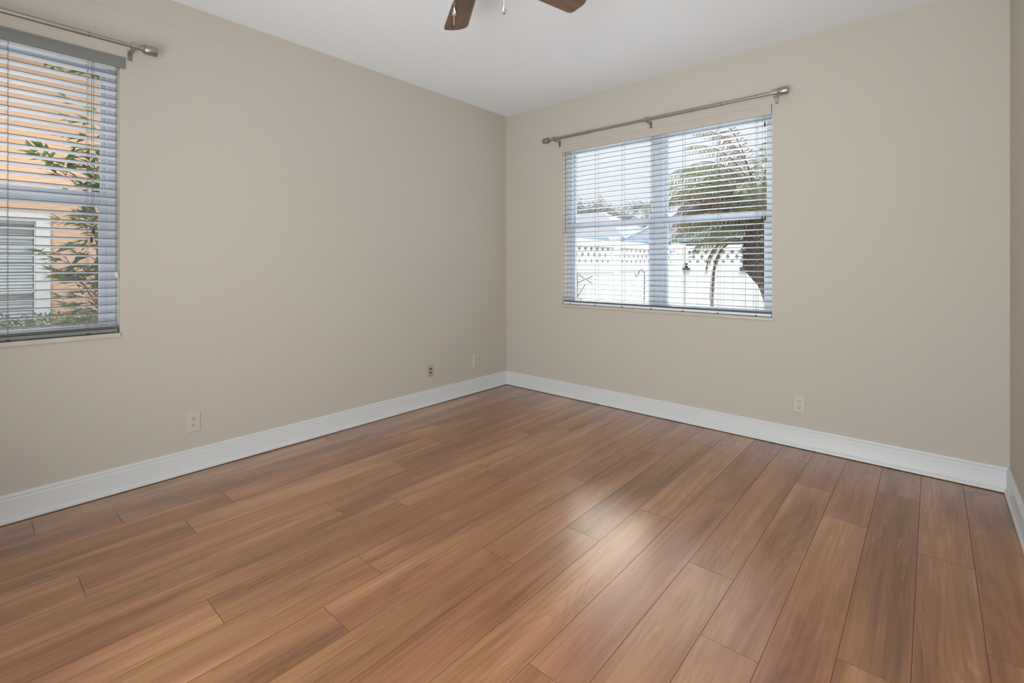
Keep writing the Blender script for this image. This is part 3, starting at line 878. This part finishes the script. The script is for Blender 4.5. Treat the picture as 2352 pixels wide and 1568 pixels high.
# ------------------------------------------------------------------ vinyl fence, two runs and a gate
LX, BY = -0.235, 5.18
def f_side(u, d, z): return Vector((LX-d, u, z))
def f_rear(u, d, z): return Vector((u, BY+d, z))
def lattice(mb, f, a, b, z0, z1, pitch=0.150, w=0.064):
    h = z1-z0
    for dirn, dd in ((1, 0.0), (-1, 0.008)):
        u = a-h-pitch*1.0
        while u < b+h:
            # strip from (u,z0) to (u+h*0.93,z1), clipped to a..b
            p0, p1 = (u, z0), (u+h*0.86, z1)
            if dirn < 0: p0, p1 = (u+h*0.86, z0), (u, z1)
            lo, hi = 0.0, 1.0
            du = p1[0]-p0[0]
            for lim, sg in ((a+w/2, 1), (b-w/2, -1)):
                if abs(du) > 1e-9:
                    tt = (lim-p0[0])/du
                    if (sg > 0) == (du > 0): lo = max(lo, tt)
                    else: hi = min(hi, tt)
            if hi-lo > 0.04:
                A = (p0[0]+du*lo, p0[1]+(z1-z0)*lo); B = (p0[0]+du*hi, p0[1]+(z1-z0)*hi)
                q = [(A[0]-w/2*1.2, A[1]), (A[0]+w/2*1.2, A[1]), (B[0]+w/2*1.2, B[1]), (B[0]-w/2*1.2, B[1])]
                va = [mb.bm.verts.new(f(x, dd+0.012, z)) for x, z in q]; vb = [mb.bm.verts.new(f(x, dd+0.019, z)) for x, z in q]
                mb.face(va); mb.face(vb[::-1])
                for k in range(4): mb.face([va[k], va[(k+1) % 4], vb[(k+1) % 4], vb[k]])
            u += pitch
def boards(mb, f, a, b, z0, z1, w=0.15):
    n = max(1, int(round((b-a)/w))); s_ = (b-a)/n
    for i in range(n): gbox(mb, f, (a+i*s_+0.0015, 0.005, z0), (a+(i+1)*s_-0.0015, 0.035, z1), 0.002)
def fence_run(name, label, f, posts, a, b, gate=None):
    root = empty(name, f((a+b)/2, 0.02, GZ)); tag(root, label, 'fence', 'white vinyl fence around the side yard')
    for u in posts:
        mb = MB(); gbox(mb, f, (u-0.055, -0.035, GZ), (u+0.055, 0.075, 1.60), 0.004)
        po = mb.build('post', M_fence, root)
        mb = MB(); gbox(mb, f, (u-0.065, -0.045, 1.60), (u+0.065, 0.085, 1.625), 0.005); mb.build('post_cap', M_fence, po)
    ps = sorted(posts)
    for u0, u1 in zip(ps[:-1], ps[1:]):
        if gate and abs(u0-gate[0]) < 0.12 : continue
        s0, s1 = u0+0.056, u1-0.056
        for r0, r1 in ((1.475, 1.57), (1.115, 1.255), (GZ+0.05, GZ+0.19)):
            mb = MB(); gbox(mb, f, (s0, -0.005, r0), (s1, 0.045, r1), 0.004)
            mb.build('rail', M_fence, root)
        mb = MB(); lattice(mb, f, s0, s1, 1.255, 1.475); mb.build('lattice_panel', M_fence, root)
        mb = MB(); boards(mb, f, s0, s1, GZ+0.19, 1.115); mb.build('board_panel', M_fence, root)
    return root
fence_run('vinyl_fence', 'white vinyl fence with lattice top behind the left half of the palm window', f_side,
          [0.62, 2.70, 4.94], 0.6, 5.0)
fence_run('vinyl_fence', 'white vinyl fence with lattice top to the right, behind the palm trunk', f_rear,
          [-0.235, 0.95, 3.0, 5.1, 7.2], -0.2, 7.2, gate=(-0.235, 0.95))
gate = empty('fence_gate', (0.36, BY, GZ+0.05)); tag(gate, 'white vinyl gate with dark latch and hinge, behind the hanging dry frond', 'gate')
ga, gb = -0.165, 0.885
mb = MB()
gbox(mb, f_rear, (ga, -0.01, 1.475), (gb, 0.05, 1.57), 0.004); gbox(mb, f_rear, (ga, -0.01, 1.115), (gb, 0.05, 1.255), 0.004); gbox(mb, f_rear, (ga, -0.01, GZ+0.06), (gb, 0.05, GZ+0.2), 0.004)
gbox(mb, f_rear, (ga, -0.01, GZ+0.19), (ga+0.05, 0.05, 1.476)); gbox(mb, f_rear, (gb-0.05, -0.01, GZ+0.19), (gb, 0.05, 1.476))
mb.build('gate_frame', M_fence, gate)
mb = MB(); lattice(mb, f_rear, ga+0.05, gb-0.05, 1.255, 1.475); mb.build('lattice_panel', M_fence, gate)
mb = MB(); boards(mb, f_rear, ga+0.05, gb-0.05, GZ+0.2, 1.115); mb.build('board_panel', M_fence, gate)
mb = MB(); gbox(mb, f_rear, (-0.20, -0.052, 1.105), (-0.06, -0.036, 1.165), 0.006); gbox(mb, f_rear, (-0.16, -0.075, 1.12), (-0.10, -0.052, 1.15), 0.006); mb.build('latch', M_latch, gate)
mb = MB(); gbox(mb, f_rear, (0.80, -0.052, 1.10), (0.93, -0.036, 1.18), 0.006); gbox(mb, f_rear, (0.90, -0.065, 1.08), (0.93, -0.052, 1.20), 0.005); mb.build('hinge', M_latch, gate)

# plant hook and folding trellis in the side yard
hk = MB()
B0 = Vector((-0.035, 3.2, GZ))
pts = [B0, B0+Vector((0, 0, 1.20)), B0+Vector((0.0, 0, 1.28))]
for k in range(1, 9):
    a = PI*k/8; pts.append(Vector((-0.035-0.045+0.045*math.cos(a), 3.2, 1.03+0.12*math.sin(a)*1.0)))
pts = [B0, Vector((-0.030, 3.2, 0.6)), Vector((-0.022, 3.2, 1.05))]+[Vector((-0.072+0.05*math.cos(PI*k/8), 3.2, 1.05+0.10*math.sin(PI*k/8))) for k in range(1, 8)]
pts += [Vector((-0.135, 3.2, 1.06)), Vector((-0.155, 3.2, 1.035)), Vector((-0.172, 3.2, 1.05)), Vector((-0.178, 3.2, 1.085))]
hk.tube(pts, 0.0065, 8)
o = recenter(hk.build('plant_hook', M_iron, smooth=True)); tag(o, 'thin dark shepherd hook standing before the white fence, left of the centre mullion', 'plant hook')
tr = MB()
for (a, b) in (((-0.20, 1.10), (0.02, 0.985)), ((-0.20, 0.985), (0.03, 1.075)), ((-0.20, 0.80), (-0.08, 0.97)), ((-0.20, 0.80), (0.0, 0.72)), ((-0.20, 0.66), (0.02, 0.735)),
               ((-0.20, 0.62), (-0.08, 0.50)), ((-0.20, 0.40), (0.02, 0.52)), ((-0.2, GZ+0.003), (-0.2, 1.12)), ((0.02, GZ+0.003), (0.02, 0.60)), ((-0.2, 0.1), (0.02, 0.3))):
    tr.tube([Vector((a[0], 1.62, a[1])), Vector((b[0], 1.62, b[1]))], 0.0045, 6)
o = recenter(tr.build('folding_trellis', M_iron)); tag(o, 'dark folding wire trellis at the lower left corner of the palm window view', 'trellis')

# ------------------------------------------------------------------ palm
palm = empty('palm_tree', (2.32, 2.3, GZ)); tag(palm, 'palm tree with shaggy dark trunk outside the window right of the corner', 'palm tree')
def axis_pt(z):
    # trunk centre line leaning left as it rises
    x = 1.835+0.36*max(0.0, 1.12-z)
    return Vector((x-0.02*max(0, z-1.2), 2.3, z))
def trunk_r(z):
    if z < 1.00: return 0.080
    if z < 1.24: return 0.078+0.092*math.sin((z-1.00)/0.24*PI/2)
    return max(0.05, 0.170-0.25*max(0, z-1.50))
mb = MB()
zs_ = [GZ+i*0.06 for i in range(32)]
mb.tube([axis_pt(z) for z in zs_], [trunk_r(z)*0.9 for z in zs_], 20)
mb.build('trunk', M_palmtrunk, palm, smooth=True)
mb = MB(); mb2 = MB()
rr = random.Random(3)
z = GZ+0.05; k = 0
while z < 1.66:
    c = axis_pt(z); R = trunk_r(z)*0.93
    nb = 11 if z < 1.0 else 17
    for j in range(nb):
        a = 2*PI*(j/nb+k*0.381)+rr.uniform(-.1, .1)
        o_ = Vector((math.cos(a), math.sin(a), 0)); tg = Vector((-math.sin(a), math.cos(a), 0))
        L_ = rr.uniform(0.02, 0.035) if z < 1.0 else rr.uniform(0.035, 0.085); wd = 0.022 if z < 1.0 else 0.022
        b_ = c+o_*R
        tgt = mb if z < 1.0 else mb2
        up = o_*0.75+Vector((0, 0, 0.8))
        v = [b_-tg*wd-Vector((0,0,0.02)), b_+tg*wd-Vector((0,0,0.02)), b_+up*L_+tg*wd*0.45, b_+up*L_-tg*wd*0.45]
        w_ = [p-o_*0.012 for p in v]
        A = [tgt.bm.verts.new(p) for p in v]; B = [tgt.bm.verts.new(p) for p in w_]
        tgt.face(A); tgt.face(B[::-1])
        for q in range(4): tgt.face([A[q], A[(q+1) % 4], B[(q+1) % 4], B[q]])
    z += 0.030; k += 1
mb.build('bark_scales', M_palmtrunk, palm); mb2.build('leaf_bases', M_palmboot, palm)
crown = axis_pt(1.66)
def frond(start, az, elev, length, droop, m, leafL=0.26, density=60, lean=0.6, name='frond'):
    d = Vector((math.cos(az)*math.cos(elev), math.sin(az)*math.cos(elev), math.sin(elev)))
    n = 14; pts = [Vector(start)]; step = length/n
    for i in range(n):
        pts.append(pts[-1]+d*step)
        d = (d+Vector((0, 0, -droop*step*(0.5+1.3*i/n)))).normalized()
    mb = MB(); mb.tube(pts, [0.010*(1-0.85*i/n)+0.001 for i in range(n+1)], 6)
    for i in range(density):
        q = 0.14+0.86*i/density; jf = q*n; j = min(int(jf), n-1)
        p = pts[j].lerp(pts[j+1], jf-j); t = (pts[j+1]-pts[j]).normalized()
        s_ = t.cross(Vector((0, 0, 1)))
        if s_.length < 0.1: s_ = Vector((math.sin(az), -math.cos(az), 0))
        s_.normalize()
        LL = leafL*math.sin(PI*min(0.98, 0.12+q*0.84))**0.6
        for sg in (1, -1):
            dd = (s_*sg*0.75+t*lean+Vector((0, 0, -0.25-0.35*rr.random()))+rvec(rr)*0.12).normalized()
            b_ = p; mid = b_+dd*LL*0.55; tip = b_+(dd+Vector((0,0,-0.45))).normalized()*LL
            wv = dd.cross(t).normalized().cross(dd).normalized()*0.0042
            a1, a2 = mb.bm.verts.new(b_-wv*0.5), mb.bm.verts.new(b_+wv*0.5)
            c1, c2 = mb.bm.verts.new(mid-wv), mb.bm.verts.new(mid+wv); e1 = mb.bm.verts.new(tip)
            mb.face([a1, a2, c2, c1]); mb.face([c1, c2, e1])
    return mb.build(name, m, palm, normals=False)
for i in range(17):                                                   # upper crown
    az = 2*PI*i/17*1.0+rr.uniform(-.12, .12)
    frond(crown+Vector((0, 0, 0.0)), az, math.radians(rr.uniform(38, 76)), rr.uniform(1.15, 1.6), rr.uniform(0.9, 1.5), M_palmgreen if i % 4 else M_palmbrown)
for i in range(12):
    az = math.radians(rr.uniform(158, 212)); el = math.radians(30+4.4*i)
    frond(crown+Vector((0.05, rr.uniform(-.05, .05), 0.02)), az, el, rr.uniform(1.0, 1.3)+0.028*i, rr.uniform(1.1, 1.6), (M_palmmix, M_palmbrown, M_palmgreen, M_palmmix, M_palmbrown)[i % 5], 0.25, 72, 0.5)
for az, el, L_, dr, m in ((175, 30, 1.20, 1.25, M_palmgreen), (190, 22, 1.05, 1.2, M_palmgreen), (168, 12, 0.95, 0.9, M_palmgreen), (182, 45, 1.45, 1.6, M_palmbrown), (200, 50, 1.5, 1.5, M_palmbrown),
                          (205, 8, 0.8, 1.5, M_palmgreen), (160, 35, 1.2, 1.5, M_palmgreen), (150, 20, 1.0, 1.5, M_palmbrown), (10, 20, 1.0, 1.5, M_palmgreen), (-15, 35, 1.1, 1.5, M_palmgreen), (178, 62, 1.6, 1.35, M_palmgreen), (215, 35, 1.0, 1.6, M_palmbrown)):
    frond(crown+Vector((0, 0, -0.03)), math.radians(az), math.radians(el), L_, dr, m)
frond(Vector((1.63, 2.22, 1.50)), math.radians(185), math.radians(-8), 1.08, 9.0, M_palmbrown, 0.26, 80, 1.3, 'dry_frond')
frond(Vector((1.62, 2.26, 1.52)), math.radians(182), math.radians(5), 0.62, 5.0, M_palmgreen, 0.20, 34, 1.0)

# ------------------------------------------------------------------ bare branching tree behind the palm
def bare_tree(name, label, base, height, spread, depth, m, r0, seed, leaf=None, leafn=0, lm=None, cat='tree', group=None, lsize=0.1):
    r = random.Random(seed)
    root = empty(name, base); tag(root, label, cat, group)
    mb = MB(); lf = MB()
    def grow(p, d, L_, rad, lev):
        q = p+d*L_*0.5+rvec(r)*L_*0.05; e = q+(d+rvec(r)*0.25).normalized()*L_*0.5
        mb.tube([p, q, e], [rad, rad*0.85, rad*0.7], 5 if lev > 1 else 4, False)
        if lev == 0 or (leafn and lev <= 1):
            for _ in range(leafn):
                c = e+rvec(r)*lsize*3.5*r.random()
                lf.leaf(c, rvec(r), rvec(r), lsize*r.uniform(0.7, 1.3), lsize*0.6)
        if lev == 0: return
        for _ in range(3 if lev > 1 else 4):
            nd = (d+rvec(r)*spread); nd.z = nd.z*0.8+0.18; nd.normalize()
            grow(p.lerp(e, r.uniform(0.6, 1.0)), nd, L_*r.uniform(0.62, 0.85), rad*0.58, lev-1)
    grow(Vector(base), Vector((0, 0, 1)), height*0.34, r0, depth)
    mb.build('trunk_and_branches', m, root)
    if leafn: lf.build('foliage', lm, root, normals=False)
    return root
bare_tree('bare_tree', 'thin twiggy tree with few leaves standing behind the palm, right edge of the window', (1.95, 3.75, GZ), 2.4, 0.5, 5, M_twig, 0.05, 11, True, 1, M_palmbrown, lsize=0.05)

# far trees and neighbouring roofs beyond the fence
for i, (x, y, h, lab) in enumerate(((-21.5, 34, 7.4, 'pale distant tree behind the fence, its crown left in the palm window'),
                                    (-23.5, 46, 9.6, 'pale distant tree behind the fence, its crown nearer the centre mullion'))):
    bare_tree('distant_tree', lab, (x, y, GZ), h, 0.8, 6, M_farwood, 0.16, 20+i, True, 6, M_fartree_haze, group='distant trees beyond the fence', lsize=0.17)
def hip_house(name, label, x0, x1, y0, y1, eave, ridge):
    root = empty(name, ((x0+x1)/2, (y0+y1)/2, GZ)); tag(root, label, 'house')
    mb = MB(); mb.box((x0+0.35, y0+0.35, GZ), (x1-0.35, y1-0.35, eave)); mb.build('house_wall', M_nbwall, root)
    hw = (y1-y0)/2; ym = (y0+y1)/2
    A = [(x0, y0, eave), (x1, y0, eave), (x1, y1, eave), (x0, y1, eave)]; R0, R1 = (x0+hw*0.95, ym, ridge), (x1-hw*0.95, ym, ridge)
    mb = MB(); v = [mb.bm.verts.new(p) for p in A]; a, b = mb.bm.verts.new(R0), mb.bm.verts.new(R1)
    for q in ((v[0], v[1], b, a), (v[1], v[2], b), (v[2], v[3], a, b), (v[3], v[0], a), (v[3], v[2], v[1], v[0])): mb.face(list(q))
    mb.build('roof', M_roof, root)
    mb = MB(); mb.box((x0-0.02, y0-0.03, eave-0.16), (x1+0.02, y0-0.001, eave+0.03)); mb.box((x0-0.03, y0-0.03, eave-0.16), (x0-0.001, y1, eave+0.03)); mb.build('fascia', M_roofedge, root)
    d = Vector(R0)-Vector(A[0]); n_ = Vector((0, -0.2, 0.35)).normalized()
    mb = MB(); mb.tube([Vector(A[0])+n_*0.03, Vector(R0)+n_*0.03], 0.075, 8); mb.build('hip_cap', M_roofedge, root)
    return root
hip_house('grey_roofed_house', 'pale house with grey hipped roof edged in light blue beyond the fence corner', -6.2, 8.0, 14.2, 21.4, 2.25, 4.55)
hip_house('long_roofed_house', 'pale house with a long low grey roof far left beyond the fence', -21.0, -9.6, 20.5, 27.5, 2.75, 4.7)
